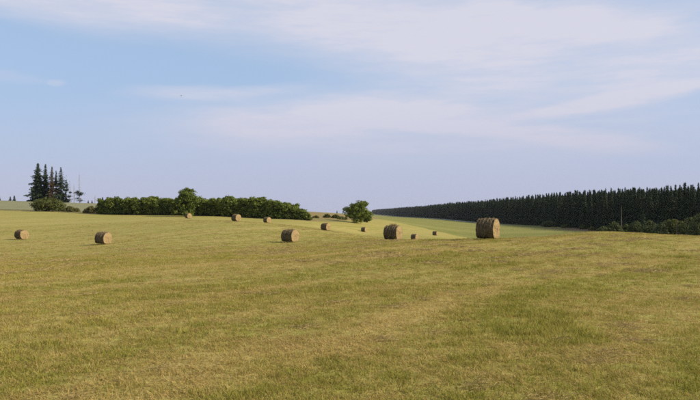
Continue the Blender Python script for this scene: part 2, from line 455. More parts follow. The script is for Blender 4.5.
def spruce(seed, H, rmax, base=0.06, dens=1.0, leaf=0.34, power=0.9, skip=None, whorl=0.33, droop=0.32, spread=(0.62, 1.18)):
    """needle crown and trunk of a spruce; skip(z/H, angle) may thin branches out"""
    rng = np.random.default_rng(seed)
    P = []; Q = []; S = []; br = []
    z = base * H
    while z < H * 0.985:
        f = z / H
        rr = rmax * ((1 - f) ** power) * (0.85 + 0.15 * math.sin(f * 40)) + 0.10
        nb = max(3, int((5 + 3.5 * (1 - f)) * dens))
        a0 = rng.uniform(0, 6.28)
        for b in range(nb):
            a = a0 + b * 6.283 / nb + rng.normal() * 0.25
            L = rr * rng.uniform(*spread)
            if skip is not None and rng.random() < skip(f, a): continue
            k_ = max(2, int(L / 0.42))
            t = (np.arange(k_) + 0.75) / k_
            dr = droop * L
            d = np.array([math.cos(a), math.sin(a), 0])
            zz = z + 0.10 * L - dr * t ** 1.2 + 0.22 * dr * t ** 4
            c = d[None] * (L * t)[:, None]; c[:, 2] = zz
            c += rng.normal(size=c.shape) * 0.05
            side = np.array([-d[1], d[0], 0])
            for w_ in (-1, 1):
                cc = c + side * w_ * (0.16 + 0.24 * L * (1 - t) / 2)[:, None] * rng.uniform(0.4, 1.2, (k_, 1))
                nn = np.tile(np.array([0, 0, 1.0]), (k_, 1)) + d * 0.5 + side * w_ * 0.6 + rng.normal(size=(k_, 3)) * 0.45
                P.append(cc); Q.append(nn); S.append(np.full(k_, leaf) * rng.uniform(0.7, 1.2, k_) * (0.34 + 0.78 * (1 - f) ** 0.7))
            if L > 0.7 and rng.random() < 0.35:
                br.append(tube_np([[0, 0, z + .02], [d[0] * L * .5, d[1] * L * .5, z - 0.1 * L], [d[0] * L * .9, d[1] * L * .9, z - dr * .8]], [0.03, 0.02, 0.008], 3))
        z += whorl * rng.uniform(0.75, 1.25) * (0.6 + 0.5 * (1 - f))
    P = np.concatenate(P); Q = np.concatenate(Q); S = np.concatenate(S)
    # leader shoot
    lead = np.stack([rng.normal(size=10) * 0.04, rng.normal(size=10) * 0.04, H * np.linspace(0.965, 1.0, 10)], -1)
    P = np.concatenate([P, lead]); Q = np.concatenate([Q, rng.normal(size=(10, 3)) * [1, 1, .2]]); S = np.concatenate([S, np.full(10, 0.16)])
    V, F = quads(P, Q, S, 0.55, rng)
    crown = mesh_np('crown', V, F)
    t = np.linspace(0, 1, 8)
    trunk = tube_np(np.stack([0.02 * np.sin(t * 5), 0.02 * np.cos(t * 4), -0.2 + t * H * 0.99], -1), 0.011 * H * (1 - t) + 0.012, 7)
    V, F = join([trunk] + br)
    return crown, mesh_np('trunk', V, F, True)

def place_tree(name, crown, trunk, loc, mc, mb, label, cat, group=None, rz=0.0, sc=(1, 1, 1), crown_name='crown', trunk_name='trunk', tilt=0.0):
    e = link(name, None, loc=loc)
    e.empty_display_size = 0.5
    e.rotation_euler = (tilt, 0, rz); e.scale = sc
    tag(e, label, cat, group)
    if not trunk.materials: trunk.materials.append(mb)
    link(trunk_name, trunk, e)
    if crown is not None:
        if not crown.materials: crown.materials.append(mc)
        link(crown_name, crown, e)
    return e
rnd = random.Random(11)

# ------------------------------------------------------------------ conifer forest on the right
FV = [spruce(100 + i, h, r, base=0.03, leaf=0.55, whorl=0.46, dens=1.05, power=0.95) for i, (h, r) in enumerate([(19, 3.6), (19, 3.2), (19, 3.7), (19, 3.3), (19, 3.1), (19, 3.5)])]
for c_, t_ in FV:
    c_.materials.append(M_SPRUCE); t_.materials.append(M_BARK)
def edge_x(y): return FOREST_X + 1.2 * math.sin(y * 0.031) + 0.8 * math.sin(y * 0.11)
singles = []; rest = []
row_gap = 3.4
for row in range(9):
    y = 150.0 + row * 1.3
    while y < (3600 if row < 5 else 1750):
        far = y > 760
        x = edge_x(y) + row * row_gap + rnd.uniform(-.9, .9)
        yy = y + rnd.uniform(-.9, .9)
        px = CX + FPX * x / yy
        hs = (rnd.uniform(0.945, 1.03) + 0.012 * math.sin(yy * 0.13)) * float(np.interp(yy, [215, 229, 243, 259, 277, 321, 401, 535, 802, 1070, 1605, 3500], [19.2, 18.5, 17.7, 17.4, 17.9, 19.1, 19.4, 20.2, 19.8, 19.6, 21.3, 23.0])) / 19.0
        rec = (x, yy, rnd.randrange(6), rnd.uniform(0, 6.28), hs * (1.0 if row < 2 else 0.965))
        if row < 2 and 222 < yy < 735 and px < 712: singles.append(rec)
        else: rest.append(rec)
        y += (3.45 if not far else 5.0 if y < 1750 else 10.0) * rnd.uniform(0.85, 1.2)
singles.sort(key=lambda r: r[1])
extra = singles[300:]; singles = singles[:300]; rest += extra
zs = height([r[0] for r in singles], [r[1] for r in singles])
for (x, y, v, rz, hs), z in zip(singles, zs):
    near = y < 300
    lab = ('tall dark spruce in the near right end of the shaded forest wall' if near else
           'dark spruce in the middle of the long forest wall behind the meadow' if y < 460 else
           'dark spruce in the distant tapering end of the forest wall')
    place_tree('spruce_tree', FV[v][0], FV[v][1], (x, y, z - 0.1), M_SPRUCE, M_BARK, lab, 'tree', 'spruces along the forest edge', rz, (hs * rnd.uniform(.9, 1.12),) * 2 + (hs,))

def instancer(name, pts, sc, rot, var, objs, kind_label, cat):
    """one stuff object: picks objs[var] on every point"""
    col = bpy.data.collections.new(name + '_source')
    for o in objs: col.objects.link(o)
    m = bpy.data.meshes.new(name)
    m.vertices.add(len(pts)); m.vertices.foreach_set('co', np.asarray(pts, np.float32).ravel())
    for nm, tp, arr in (('size', 'FLOAT', sc), ('turn', 'FLOAT', rot), ('pick', 'INT', var)):
        a = m.attributes.new(nm, tp, 'POINT'); a.data.foreach_set('value', np.asarray(arr, np.float32 if tp == 'FLOAT' else np.int32))
    o = link(name, m); o['kind'] = 'stuff'; tag(o, kind_label, cat)
    ng = bpy.data.node_groups.new(name + '_nodes', 'GeometryNodeTree')
    ng.interface.new_socket('Geometry', in_out='INPUT', socket_type='NodeSocketGeometry')
    ng.interface.new_socket('Geometry', in_out='OUTPUT', socket_type='NodeSocketGeometry')
    a = ng.nodes.new('NodeGroupInput'); b = ng.nodes.new('NodeGroupOutput')
    ci = ng.nodes.new('GeometryNodeCollectionInfo'); ci.inputs[0].default_value = col
    ci.inputs['Separate Children'].default_value = True; ci.inputs['Reset Children'].default_value = True
    io = ng.nodes.new('GeometryNodeInstanceOnPoints'); io.inputs['Pick Instance'].default_value = True
    def attr(nm, tp):
        q = ng.nodes.new('GeometryNodeInputNamedAttribute'); q.data_type = tp; q.inputs[0].default_value = nm
        return q.outputs[0]
    cx = ng.nodes.new('ShaderNodeCombineXYZ'); ng.links.new(attr('turn', 'FLOAT'), cx.inputs[2])
    er = ng.nodes.new('FunctionNodeEulerToRotation'); ng.links.new(cx.outputs[0], er.inputs[0])
    ng.links.new(a.outputs[0], io.inputs['Points']); ng.links.new(ci.outputs[0], io.inputs['Instance'])
    ng.links.new(er.outputs[0], io.inputs['Rotation']); ng.links.new(attr('size', 'FLOAT'), io.inputs['Scale'])
    ng.links.new(attr('pick', 'INT'), io.inputs['Instance Index'])
    ng.links.new(io.outputs[0], b.inputs[0])
    md = o.modifiers.new('scatter', 'NODES'); md.node_group = ng
    return o
fobjs = []
for i, (c_, t_) in enumerate(FV):                          # crown and trunk of one tree as one mesh
    bmx = bmesh.new(); bmx.from_mesh(c_)
    nf = len(bmx.faces); bmx.from_mesh(t_); bmx.faces.ensure_lookup_table()
    for f in bmx.faces[nf:]: f.material_index = 1
    mm = bpy.data.meshes.new('far_spruce'); bmx.to_mesh(mm); bmx.free()
    mm.materials.append(M_SPRUCE); mm.materials.append(M_BARK)
    fobjs.append(bpy.data.objects.new('far_spruce_%d' % i, mm))
rz_ = height([r[0] for r in rest], [r[1] for r in rest])
instancer('spruce_forest', [(r[0], r[1], z - 0.1) for r, z in zip(rest, rz_)], [r[4] for r in rest], [r[3] for r in rest], [r[2] for r in rest], fobjs,
          'dense dark spruce forest behind its front row of trees', 'forest')

# ------------------------------------------------------------------ spruce clump on the hill (left)
HD = 368.0
def up(px, py_top, d): return (HOR - py_top) * d / FPX + EYE         # world z of a row at depth d
def hill_spruce(px, top, rmax, seed, label, mc=M_SPRUCE, d=HD, base=0.03, dens=1.0, skip=None, name='spruce_tree', leaf=0.6, droop=0.32, power=0.85, whorl=0.5):
    p = at(px, d)
    H = up(px, top, d) - p.z
    c_, t_ = spruce(seed, H, rmax, base=base, leaf=leaf, dens=dens, skip=skip, whorl=whorl, droop=droop, power=power, spread=(0.4, 1.3))
    return place_tree(name, c_, t_, p - Vector((0, 0, .1)), mc, M_BARK, label, 'tree', 'spruce clump on the hill')
hill_spruce(37.5, 162.5, 6.3, 201, 'widest dark spruce at the left end of the hilltop clump', dens=1.15, leaf=0.7, power=0.72)
hill_spruce(45.2, 163.5, 5.0, 202, 'tall dark spruce second from the left in the hilltop clump', leaf=0.62, d=371, dens=1.15, skip=lambda f, a: 0.1)
hill_spruce(51.6, 166, 3.9, 203, 'browning thin spruce in the middle of the hilltop clump', mc=M_SPRUCE_DRY, dens=1.1, skip=lambda f, a: 0.4 if f < 0.45 else 0.05, d=366)
hill_spruce(55.8, 170.5, 3.2, 204, 'thinnest sparse spruce right of the browning one on the hilltop', dens=1.0, skip=lambda f, a: 0.5 if f < 0.5 else 0.1, d=369)
hill_spruce(60.6, 166.5, 4.9, 205, 'tall green spruce at the right end of the dense hilltop clump', skip=lambda f, a: 0.6 if 0.28 < f < 0.40 else 0.12, d=367)
hill_spruce(66.0, 175, 3.6, 206, 'half bare spruce with leaning green tufts right of the hilltop clump', skip=lambda f, a: 0.95 if f < 0.42 or f > 0.85 else (0.05 if 0.55 < f < 0.75 else 0.5), dens=0.8, d=368)
def dead_tree(px, top, d, seed, label, tuft=None, group='bare trunks on the hill', r0=0.17, nb=46, blen=1.7, bfrom=0.2, mat=None, sink=0.0):
    rng = np.random.default_rng(seed)
    p = at(px, d); H = up(px, top, d) - p.z
    t = np.linspace(0, 1, 9)
    parts = [tube_np(np.stack([0.016 * H * np.sin(t * 5 + seed) * t, 0.012 * H * np.cos(t * 4), -.3 + t * (H + .3)], -1), r0 * (1 - t) ** 0.8 + 0.02, 7)]
    for b in range(nb):
        f = rng.uniform(bfrom, 0.96); a = rng.uniform(0, 6.28); L = blen * (1.15 - f) * rng.uniform(0.5, 1.1)
        q = np.array([0, 0, f * H]); dd = np.array([math.cos(a), math.sin(a), rng.uniform(-0.35, 0.15)])
        parts.append(tube_np([q, q + dd * L * .5, q + dd * L + [0, 0, -0.08 * L]], [0.3 * r0, 0.22 * r0, 0.08 * r0], 4))
    V, F = join(parts)
    tm = mesh_np('trunk', V, F, True)
    crown = None
    if tuft:
        P = []; Q = []
        for (dx, zf, rr, k_) in tuft:
            q = rng.normal(size=(k_, 3)) * np.array([rr, rr * .8, rr * .55]) + np.array([dx, 0, zf * H])
            P.append(q); Q.append(rng.normal(size=(k_, 3)) + [0, 0, .6])
        P = np.concatenate(P); Q = np.concatenate(Q)
        V, F = quads(P, Q, 0.32 * rng.uniform(.6, 1.2, len(P)), .5, rng)
        crown = mesh_np('crown', V, F)
    return place_tree('dead_tree', crown, tm, p, M_SPRUCE, mat or M_DEAD, label, 'tree', group)
dead_tree(69.8, 180, 366, 301, 'bare thin dead trunk just right of the hilltop spruce clump', tuft=[(0.2, .45, .4, 60), (-.2, .28, .5, 70), (-.3, .12, .7, 110)])
dead_tree(74.0, 184, 369, 302, 'shortest bare dead trunk between two taller ones on the hilltop')
dead_tree(79.4, 172, 367, 303, 'tallest bare dead trunk with a green tuft near its foot on the hill', tuft=[(-1.2, .34, .75, 200), (.9, .30, .7, 180), (-.2, .26, .6, 90), (-.9, .14, .6, 70), (.3, .08, .8, 90)])
dead_tree(95.0, 194, 367, 304, 'short bare stem standing alone on the hill left of the hedge', nb=8)
SM = [spruce(400 + i, 3.0, 0.9, base=0.02, leaf=0.3, whorl=0.3) for i in range(3)]
for i, (px, top, d, lab) in enumerate([
        (-1.0, 195.5, 420, 'small distant conifer cut by the left edge of the photo'),
        (10.2, 196.5, 425, 'left one of two tiny distant conifers on the far left skyline'),
        (14.2, 195.7, 425, 'right one of two tiny distant conifers on the far left skyline'),
        (88.2, 200.3, 400, 'tiny conifer on the skyline just right of the tallest dead trunk'),
        (92.0, 200.2, 400, 'tiny conifer on the skyline left of the short bare stem'),
        (102.5, 197.3, 400, 'small conifer on the skyline above the left end of the hedge'),
        (337.0, 210.5, 470, 'lone tiny tree on the ridge line left of the round field tree'),
        (342.5, 212.0, 480, 'faint bush on the ridge line next to the lone tiny tree')]):
    p = at(px, d); s = max(0.35, (up(px, top, d) - p.z) / 3.0)
    place_tree('conifer_tree', SM[i % 3][0], SM[i % 3][1], p, M_SPRUCE, M_BARK, lab, 'tree', 'tiny trees on the skyline', rnd.uniform(0, 6), (s * 1.15, s * 1.15, s))

# ------------------------------------------------------------------ hedge row of leafy trees
def hedge_lobes(i):
    r = random.Random(70 + i)
    L = [(0, 0, 2.0, 2.2, 2.0, 1.9, 34), (0, 0, 0.9, 2.2, 2.0, 0.9, 20)]
    for q in range(r.choice([2, 3, 3])):
        rr = r.uniform(.8, 1.35)
        L.append((r.uniform(-1.5, 1.5), r.uniform(-1.2, 1.2), 5.55 - rr - r.uniform(0, .9) * (q > 0), rr, rr, rr, int(13 * rr)))
    L.append((r.uniform(-.8, .8), -.6, 3.4, 1.7, 1.6, 1.5, 22))
    return L
HV = [broad_tree(500 + i, 5.6, 2.5, 2.4, base=0.0, leaf=0.27, per=40, lobes=hedge_lobes(i)) for i in range(8)]
hed = np.array([(103, 199.5), (112, 197.2), (121, 196.4), (130, 196.6), (139, 196.0), (147, 197.0), (153, 194.6), (161, 198.2), (168, 198.0), (178, 196.4),
                (197, 197.2), (206, 197.6), (215, 196.4), (224, 196.3), (232, 195.8), (240, 197.2), (249, 197.2), (257, 195.5), (265, 198.0), (273, 198.8), (281, 201.0), (289, 203.8), (296, 207.0), (303, 210.3), (308.5, 214.5)])
for i, (px, top) in enumerate(hed):
    d = float(np.interp(px, _bpx, _bd)) + 5.0 + rnd.uniform(-.8, .8)
    p = at(px, d); H = (up(px, top, d) - p.z) * rnd.uniform(0.96, 1.08)
    s = H / 5.55
    if i == 0: lab = 'leftmost leafy bush of the long hedge, rising beside the pale crop field'
    elif i == len(hed) - 1: lab = 'lowest bush at the right end of the long green hedge'
    elif i == len(hed) - 2: lab = 'sloping second last bush at the right end of the long green hedge'
    elif px < 184: lab = 'dark green leafy tree in the hedge left of the tall round tree'
    elif px < 236: lab = 'dark green leafy tree in the hedge right of the tall round tree'
    else: lab = 'dark green leafy tree in the descending right half of the hedge'
    wx = max(0.85, min(1.15, s)) * rnd.uniform(.95, 1.15)
    place_tree('hedge_tree', *HV[i % 8], p, M_HEDGE, M_BARK, lab, 'tree', 'trees of the long hedge', rnd.uniform(0, 6.28), (wx if px < 305 else .7, wx if px < 305 else .7, s))
    # a second rank closes the gaps, as the hedge is several metres deep
    if 1 <= i < len(hed) - 2:
        q = at(px + 4.4, d + 3.5)
        s2 = s * rnd.uniform(0.86, 0.95)
        place_tree('hedge_tree', *HV[(i + 3) % 8], q, M_HEDGE, M_BARK, 'leafy tree in the back rank of the hedge, filling the gaps', 'tree', 'trees of the long hedge', rnd.uniform(0, 6.28), (wx, wx, s2))
p = at(187, 193.5); H = up(187, 186.5, 193.5) - p.z
c_, t_ = broad_tree(540, H, 2.9, 2.8, base=0.5, leaf=0.27, per=40, lobes=[(0, 0, 4.2, 3.1, 2.8, 3.0, 60), (.2, 0, 6.7, 2.3, 2.1, 1.9, 44), (-1.9, .3, 4.4, 1.7, 1.6, 1.6, 26), (2.0, -.3, 4.7, 1.6, 1.6, 1.6, 26), (-.9, -.6, 6.0, 1.3, 1.3, 1.3, 14), (0, 0, 1.8, 2.8, 2.5, 1.5, 34)])
place_tree('round_tree', c_, t_, p, M_HEDGE, M_BARK, 'tall round leafy tree standing above the hedge behind a small bale', 'tree')

# ------------------------------------------------------------------ single trees and bushes
p = at(357, 207); H = up(357, 200.0, 207) - p.z
c_, t_ = broad_tree(551, H, 3.5, 3.2, base=0.35, leaf=0.26, per=40, lobes=[(.2, 0, 3.3, 2.7, 2.4, 2.4, 54), (1.5, .2, 5.6, 1.9, 1.7, 1.6, 32), (-2.4, 0, 3.7, 1.7, 1.5, 1.4, 24), (-.9, -.3, 4.9, 1.5, 1.5, 1.3, 18), (.2, 0, 1.3, 2.1, 1.9, 1.2, 30), (2.2, -.2, 3.0, 1.4, 1.3, 1.5, 18), (-1.7, -.2, 2.2, 1.4, 1.3, 1.2, 16)])
place_tree('round_tree', c_, t_, p, M_HEDGE, M_BARK, 'lone dark round tree beyond the middle of the hay field', 'tree')
p = at(366.5, 224); H = up(366.5, 208.5, 224) - p.z
c_, t_ = broad_tree(552, H, 1.6, 1.5, base=0.0, leaf=0.26, nclump=45, per=40)
place_tree('bush', c_, t_, p, M_HEDGE, M_BARK, 'low dark bush at the right foot of the lone round tree', 'bush', crown_name='foliage', trunk_name='stems')
def bush(px, d, top, rx, seed, label, mat=M_BUSH, leaf=0.24, ncl=60, per=40, shape='mound', group=None, ry=None):
    p = at(px, d); H = max(0.5, up(px, top, d) - p.z)
    c_, t_ = broad_tree(seed, H, rx, ry or rx * .9, base=-0.15 * H if H < 3 else 0.0, leaf=leaf, nclump=ncl, per=per, shape=shape)
    return place_tree('bush', c_, t_, p, mat, M_BARK, label, 'bush', group, crown_name='foliage', trunk_name='stems')
bush(48, 222, 198.6, 5.2, 601, 'large domed bush in front of the hilltop spruce clump', ncl=120, per=52, leaf=.27)
bush(71, 222, 207.5, 2.7, 602, 'low flat olive bush between the domed bush and the hedge', mat=M_OLIVE, ncl=50)
bush(91, 216, 206.5, 1.9, 603, 'small yellowish bush just left of the hedge', mat=M_OLIVE, ncl=50)
bush(98.5, 213, 206.5, 1.2, 604, 'narrow olive shrub leaning against the left end of the hedge', mat=M_BUSH, ncl=36)
bush(327, 226, 214.5, 1.35, 605, 'left small bush on the dry bank between hedge and lone tree', mat=M_BUSH, ncl=40)
bush(335.5, 228, 214.8, 1.3, 606, 'middle small bush on the dry bank between hedge and lone tree', mat=M_BUSH, ncl=40)
bush(342, 220, 217.5, 1.7, 607, 'low spreading bush on the dry bank nearest the lone tree', mat=M_BUSH, ncl=44)
bush(316, 214, 218.0, 1.2, 608, 'low olive shrub just past the right end of the hedge', mat=M_OLIVE, ncl=30)
# along the forest edge and behind the crest on the right
RB = [(548, 372, 221.0, 3.6, M_DARK, 'dark rounded bush alone at the foot of the forest wall'),
      (557, 378, 221.0, 2.2, M_OLIVE, 'yellowish young shrub right of the dark bush below the forest'),
      (566, 352, 224.0, 2.2, M_BUSH, 'small green shrub left of the brown bank below the forest'),
      (583, 322, 225.0, 1.8, M_BUSH, 'small green shrub on the brown bank below the forest'),
      (592, 300, 226.5, 1.5, M_OLIVE, 'smallest shrub on the brown bank below the forest'),
      (603, 198, 225.5, 1.7, M_DARK, 'leftmost bush of the shrub row on the right'),
      (613.5, 188, 223.0, 2.0, M_DARK, 'second bush from the left in the shrub row on the right'),
      (626, 192, 225.5, 1.6, M_BUSH, 'low green bush beside the pale thin snag'),
      (636, 184, 221.5, 2.2, M_DARK, 'bushy shrub left of the young spruce on the right'),
      (650, 178, 221.0, 2.3, M_DARK, 'broad bush right of the young spruce'),
      (662, 172, 222.8, 2.2, M_DARK, 'broad dark bush left of the grey dead stem'),
      (672, 172, 219.0, 2.3, M_BUSH, 'tallest green bush of the row, beside the grey dead stem'),
      (682, 166, 221.5, 1.9, M_BUSH, 'green bush right of the grey dead stem'),
      (691, 160, 217.5, 2.4, M_DARK, 'big dark bush second from the right edge of the photo'),
      (701, 152, 214.5, 2.7, M_DARK, 'biggest dark bush, cut by the right edge of the photo')]
for i, (px, d, top, rx, mt, lab) in enumerate(RB):
    bush(px, d, top, rx, 620 + i, lab, mat=mt, ncl=70, per=42, group='shrubs below the forest')
p = at(643, 196); H = up(643, 211.5, 196) - p.z
c_, t_ = spruce(660, H, 1.7, base=0.02, leaf=0.4, whorl=0.4)
place_tree('young_spruce', c_, t_, p, M_SPRUCE, M_BARK, 'young spruce rising out of the shrub row in front of the forest', 'tree')
dead_tree(621.5, 205.5, 205, 661, 'pale thin dead snag in front of the black forest', group='dead stems before the forest', r0=0.05, nb=16, blen=.9)
dead_tree(676.5, 218.5, 160, 662, 'grey dead stem with bare twigs among the bushes at the right', group='dead stems before the forest', r0=0.12, nb=14, blen=.9, mat=M_BARK)

# ------------------------------------------------------------------ hay bales
def m_hay_bale(name, kind):
    m, n = surf(name)
    oc = n.add('ShaderNodeTexCoord').outputs['Object']
    # local frame: axis along y, so strands run round the axis
    s = n.add('ShaderNodeSeparateXYZ'); n.l.new(oc, s.inputs[0])
    x, y, z = s.outputs
    zz = n.math('SUBTRACT', z, 0.7)
    ang = n.math('ARCTAN2', x, zz); rad = n.math('SQRT', n.math('ADD', n.math('MULTIPLY', x, x), n.math('MULTIPLY', zz, zz)))
    c = n.add('ShaderNodeCombineXYZ')
    if kind == 'side':
        n.l.new(n.math('MULTIPLY', ang, 2.2), c.inputs[0]); n.l.new(n.math('MULTIPLY', y, 26.0), c.inputs[1])
    else:
        n.l.new(n.math('MULTIPLY', ang, 2.0), c.inputs[0]); n.l.new(n.math('ADD', n.math('MULTIPLY', rad, 22.0), n.math('MULTIPLY', ang, 0.5)), c.inputs[1])
    n.l.new(n.add('ShaderNodeObjectInfo').outputs['Random'], c.inputs[2])
    strand = n.noise(c.outputs[0], 1.5, 5.0, 0.7)
    blot = n.noise(oc, 3.2, 4.0, 0.65)
    tint = n.add('ShaderNodeObjectInfo').outputs['Random']
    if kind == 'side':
        col = n.mix(n.ramp(strand, 0.35, 0.65), (0.060, 0.047, 0.029, 1), (0.18, 0.14, 0.078, 1))  # weathered hay, its colours darkened further to stand in for shade on the roll
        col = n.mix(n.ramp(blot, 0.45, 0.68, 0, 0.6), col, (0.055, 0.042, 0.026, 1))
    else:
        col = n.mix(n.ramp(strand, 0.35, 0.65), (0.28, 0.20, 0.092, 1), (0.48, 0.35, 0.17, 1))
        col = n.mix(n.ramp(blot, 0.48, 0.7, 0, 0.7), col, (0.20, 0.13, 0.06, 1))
    finish(n, diffuse(n, col, bump(n, n.math('ADD', strand, blot), 0.9, 0.06))); return m
M_SIDE = m_hay_bale('rolled_hay_shaded', 'side'); M_END = m_hay_bale('cut_hay_end', 'end')
def m_plain(name, a, b, sc=30.0, tr=0.0):
    m, n = surf(name)
    isl = n.add('ShaderNodeNewGeometry').outputs['Random Per Island']
    col = n.mix(isl, a, b)
    finish(n, leafy(n, col, tr) if tr else diffuse(n, col)); return m
M_TWINE = m_plain('sisal_twine', (0.40, 0.31, 0.17, 1), (0.48, 0.37, 0.2, 1))
M_STRAW = m_plain('loose_straw', (0.24, 0.165, 0.075, 1), (0.47, 0.345, 0.165, 1), tr=0.2)
BD, BLN = 1.40, 1.20
def make_bale(seed, loc, axis_deg, label, dia=1.0, length=1.0, tuft=False, slump=0.0):
    rng = np.random.default_rng(seed)
    slump = rng.uniform(0.0, 0.22); length *= rng.uniform(0.95, 1.05)
    e = link('hay_bale', None, loc=loc); e.empty_display_size = 0.7
    # local +y is the end that faces right in the photograph
    e.rotation_euler = (R(rng.normal() * 1.0), R(rng.normal() * 1.5), R(axis_deg - 90)); e.scale = (dia, length, dia)
    tag(e, label, 'hay bale', 'round bales on the hay field')
    Rr = BD / 2; L = BLN; NA, NL = 72, 61
    tw = np.linspace(-0.40, 0.40, 5) * L + rng.normal(size=5) * 0.035
    ph = rng.uniform(0, 6.28, 6); depth = rng.uniform(0.07, 0.10)
    def radius(a, y):
        v = y / (L / 2)
        r = Rr * (1 - 0.055 * np.abs(v) ** 6)
        r = r + 0.016 * np.sin(2 * a + ph[0]) + 0.012 * np.sin(3 * a + ph[1] + 2 * y) + 0.010 * np.sin(7 * a + ph[2] + 5 * y) + 0.008 * np.sin(13 * a + ph[3] - 9 * y)
        for t in tw: r = r - 1.15 * depth * np.exp(-((y - t) / 0.06) ** 2) * (0.75 + 0.25 * np.sin(3 * a + t * 40))
        r = r + 0.008 * np.sin(y * 67 + ph[4] + 0.8 * np.sin(2 * a)) 
        return r
    def wrap(x, z):
        z = z + Rr
        low = np.clip(0.20 - z, 0, 1)                        # weight flattens the underside
        z = z + low * 0.62
        x = x * (1 + (0.05 + 0.12 * slump) * np.clip(0.9 - z, 0, 1)) 
        return x, z - 0.05 - slump * np.clip(z - 0.7, 0, 1) * 0.2
    A, Y = np.meshgrid(np.linspace(0, 2 * math.pi, NA, endpoint=False), np.linspace(-L / 2, L / 2, NL))
    r = radius(A, Y) + rng.normal(size=A.shape) * 0.006
    X, Z = wrap(r * np.sin(A), r * np.cos(A))
    Vb = np.stack([X, Y, Z], -1).reshape(-1, 3)
    Fb = [(i * NA + j, i * NA + (j + 1) % NA, (i + 1) * NA + (j + 1) % NA, (i + 1) * NA + j) for i in range(NL - 1) for j in range(NA)]
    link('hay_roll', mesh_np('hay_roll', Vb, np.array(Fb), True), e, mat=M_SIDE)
    for sgn in (-1, 1):
        NR = 16
        rr = np.linspace(0.03, 1.0, NR)
        edge = radius(np.linspace(0, 2 * math.pi, NA, endpoint=False), np.full(NA, sgn * L / 2))
        av = np.linspace(0, 2 * math.pi, NA, endpoint=False)
        V = []; 
        for q in rr:
            spiral = 0.014 * np.sin(q * 46 + av) * (q < 0.99)
            bulge = 0.055 * (1 - q ** 2) + 0.03 * np.sin(2 * av + ph[5]) * q * (1 - q)
            x, z = wrap(edge * q * 1.0 * np.sin(av), edge * q * np.cos(av))
            yv = sgn * (L / 2 - 0.004 * (q > 0.99) + (bulge + spiral + rng.normal(size=NA) * 0.007) * (q < 0.99))
            V.append(np.stack([x, yv, z], -1))
        V = np.concatenate(V)
        F = [(i * NA + j, i * NA + (j + 1) % NA, (i + 1) * NA + (j + 1) % NA, (i + 1) * NA + j) for i in range(NR - 1) for j in range(NA)]
        if sgn > 0: F = [f[::-1] for f in F]
        m_ = mesh_np('end_face', V, np.array(F), True)
        bmx = bmesh.new(); bmx.from_mesh(m_); bmx.verts.ensure_lookup_table()
        bmx.faces.new([bmx.verts[j] for j in (range(NA) if sgn < 0 else reversed(range(NA)))]); bmx.to_mesh(m_); bmx.free()
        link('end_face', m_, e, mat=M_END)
    for t in tw:
        av = np.linspace(0, 2 * math.pi, 49)
        rr = radius(av, np.full(49, t)) + 0.008
        x, z = wrap(rr * np.sin(av), rr * np.cos(av))
        yy = t + 0.01 * np.sin(av * 2 + ph[1])
        link('twine', mesh_np('twine', *tube_np(np.stack([x, yy, z], -1), np.full(49, 0.007), 5), True), e, mat=M_TWINE)
    # loose stalks sticking out of the roll and lying at its foot
    P = []; F = []; kq = 0
    for i in range(900):
        if i < 560:
            a = rng.uniform(-2.5, 2.5); y = rng.uniform(-.5, .5) * L
            r0 = float(radius(np.array([a]), np.array([y]))[0]); x, z = wrap(r0 * math.sin(a), r0 * math.cos(a))
            o = np.array([x, y, z]); tng = np.array([math.cos(a), rng.normal() * 0.5, -math.sin(a)]) * rng.choice([-1, 1])
            d = tng + np.array([math.sin(a), 0, math.cos(a)]) * rng.uniform(0.05, 0.75)
        elif i < 760:
            a = rng.uniform(0, 6.28); q = math.sqrt(rng.random()) * .97; s_ = rng.choice([-1, 1])
            x, z = wrap(Rr * q * math.sin(a), Rr * q * math.cos(a))
            o = np.array([x, s_ * (L / 2 + 0.05 * (1 - q * q)), z]); d = np.array([math.cos(a) + rng.normal() * .5, s_ * rng.uniform(.1, .6), -math.sin(a)])
        else:
            o = np.array([rng.uniform(-1, 1) * .8, rng.uniform(-1, 1) * .85, rng.uniform(0.0, .05)]); d = np.array([rng.normal(), rng.normal(), abs(rng.normal()) * .35])
        d = d / np.linalg.norm(d) * rng.uniform(0.05, 0.16)
        sd_ = np.cross(d, rng.normal(size=3)); sd_ = sd_ / np.linalg.norm(sd_) * 0.005
        P += [o - sd_, o + sd_, o + d * .6 + sd_ * .8 + [0, 0, .005], o + d + [0, 0, -.01]]; F.append((kq, kq + 1, kq + 2, kq + 3)); kq += 4
    so = link('loose_straw', mesh_np('loose_straw', np.array(P), np.array(F)), e, mat=M_STRAW); so['kind'] = 'stuff'
    if tuft:
        P = []; F = []; kq = 0
        for i in range(420):
            o = np.array([rng.normal() * .13, 0.05 + rng.normal() * .15, BD - 0.10 - 0.14 * slump + abs(rng.normal()) * 0.07]); d = rng.normal(size=3); d[2] = abs(d[2]) * .35
            d = d / np.linalg.norm(d) * rng.uniform(.08, .2); sd_ = np.cross(d, rng.normal(size=3)); sd_ = sd_ / np.linalg.norm(sd_) * .009
            P += [o - sd_, o + sd_, o + d * .6 + sd_, o + d]; F.append((kq, kq + 1, kq + 2, kq + 3)); kq += 4
        lt = link('hay_tuft', mesh_np('hay_tuft', np.array(P), np.array(F)), e, mat=M_STRAW); lt['label'] = 'tuft of loose hay lying on top of the bale'
    return e
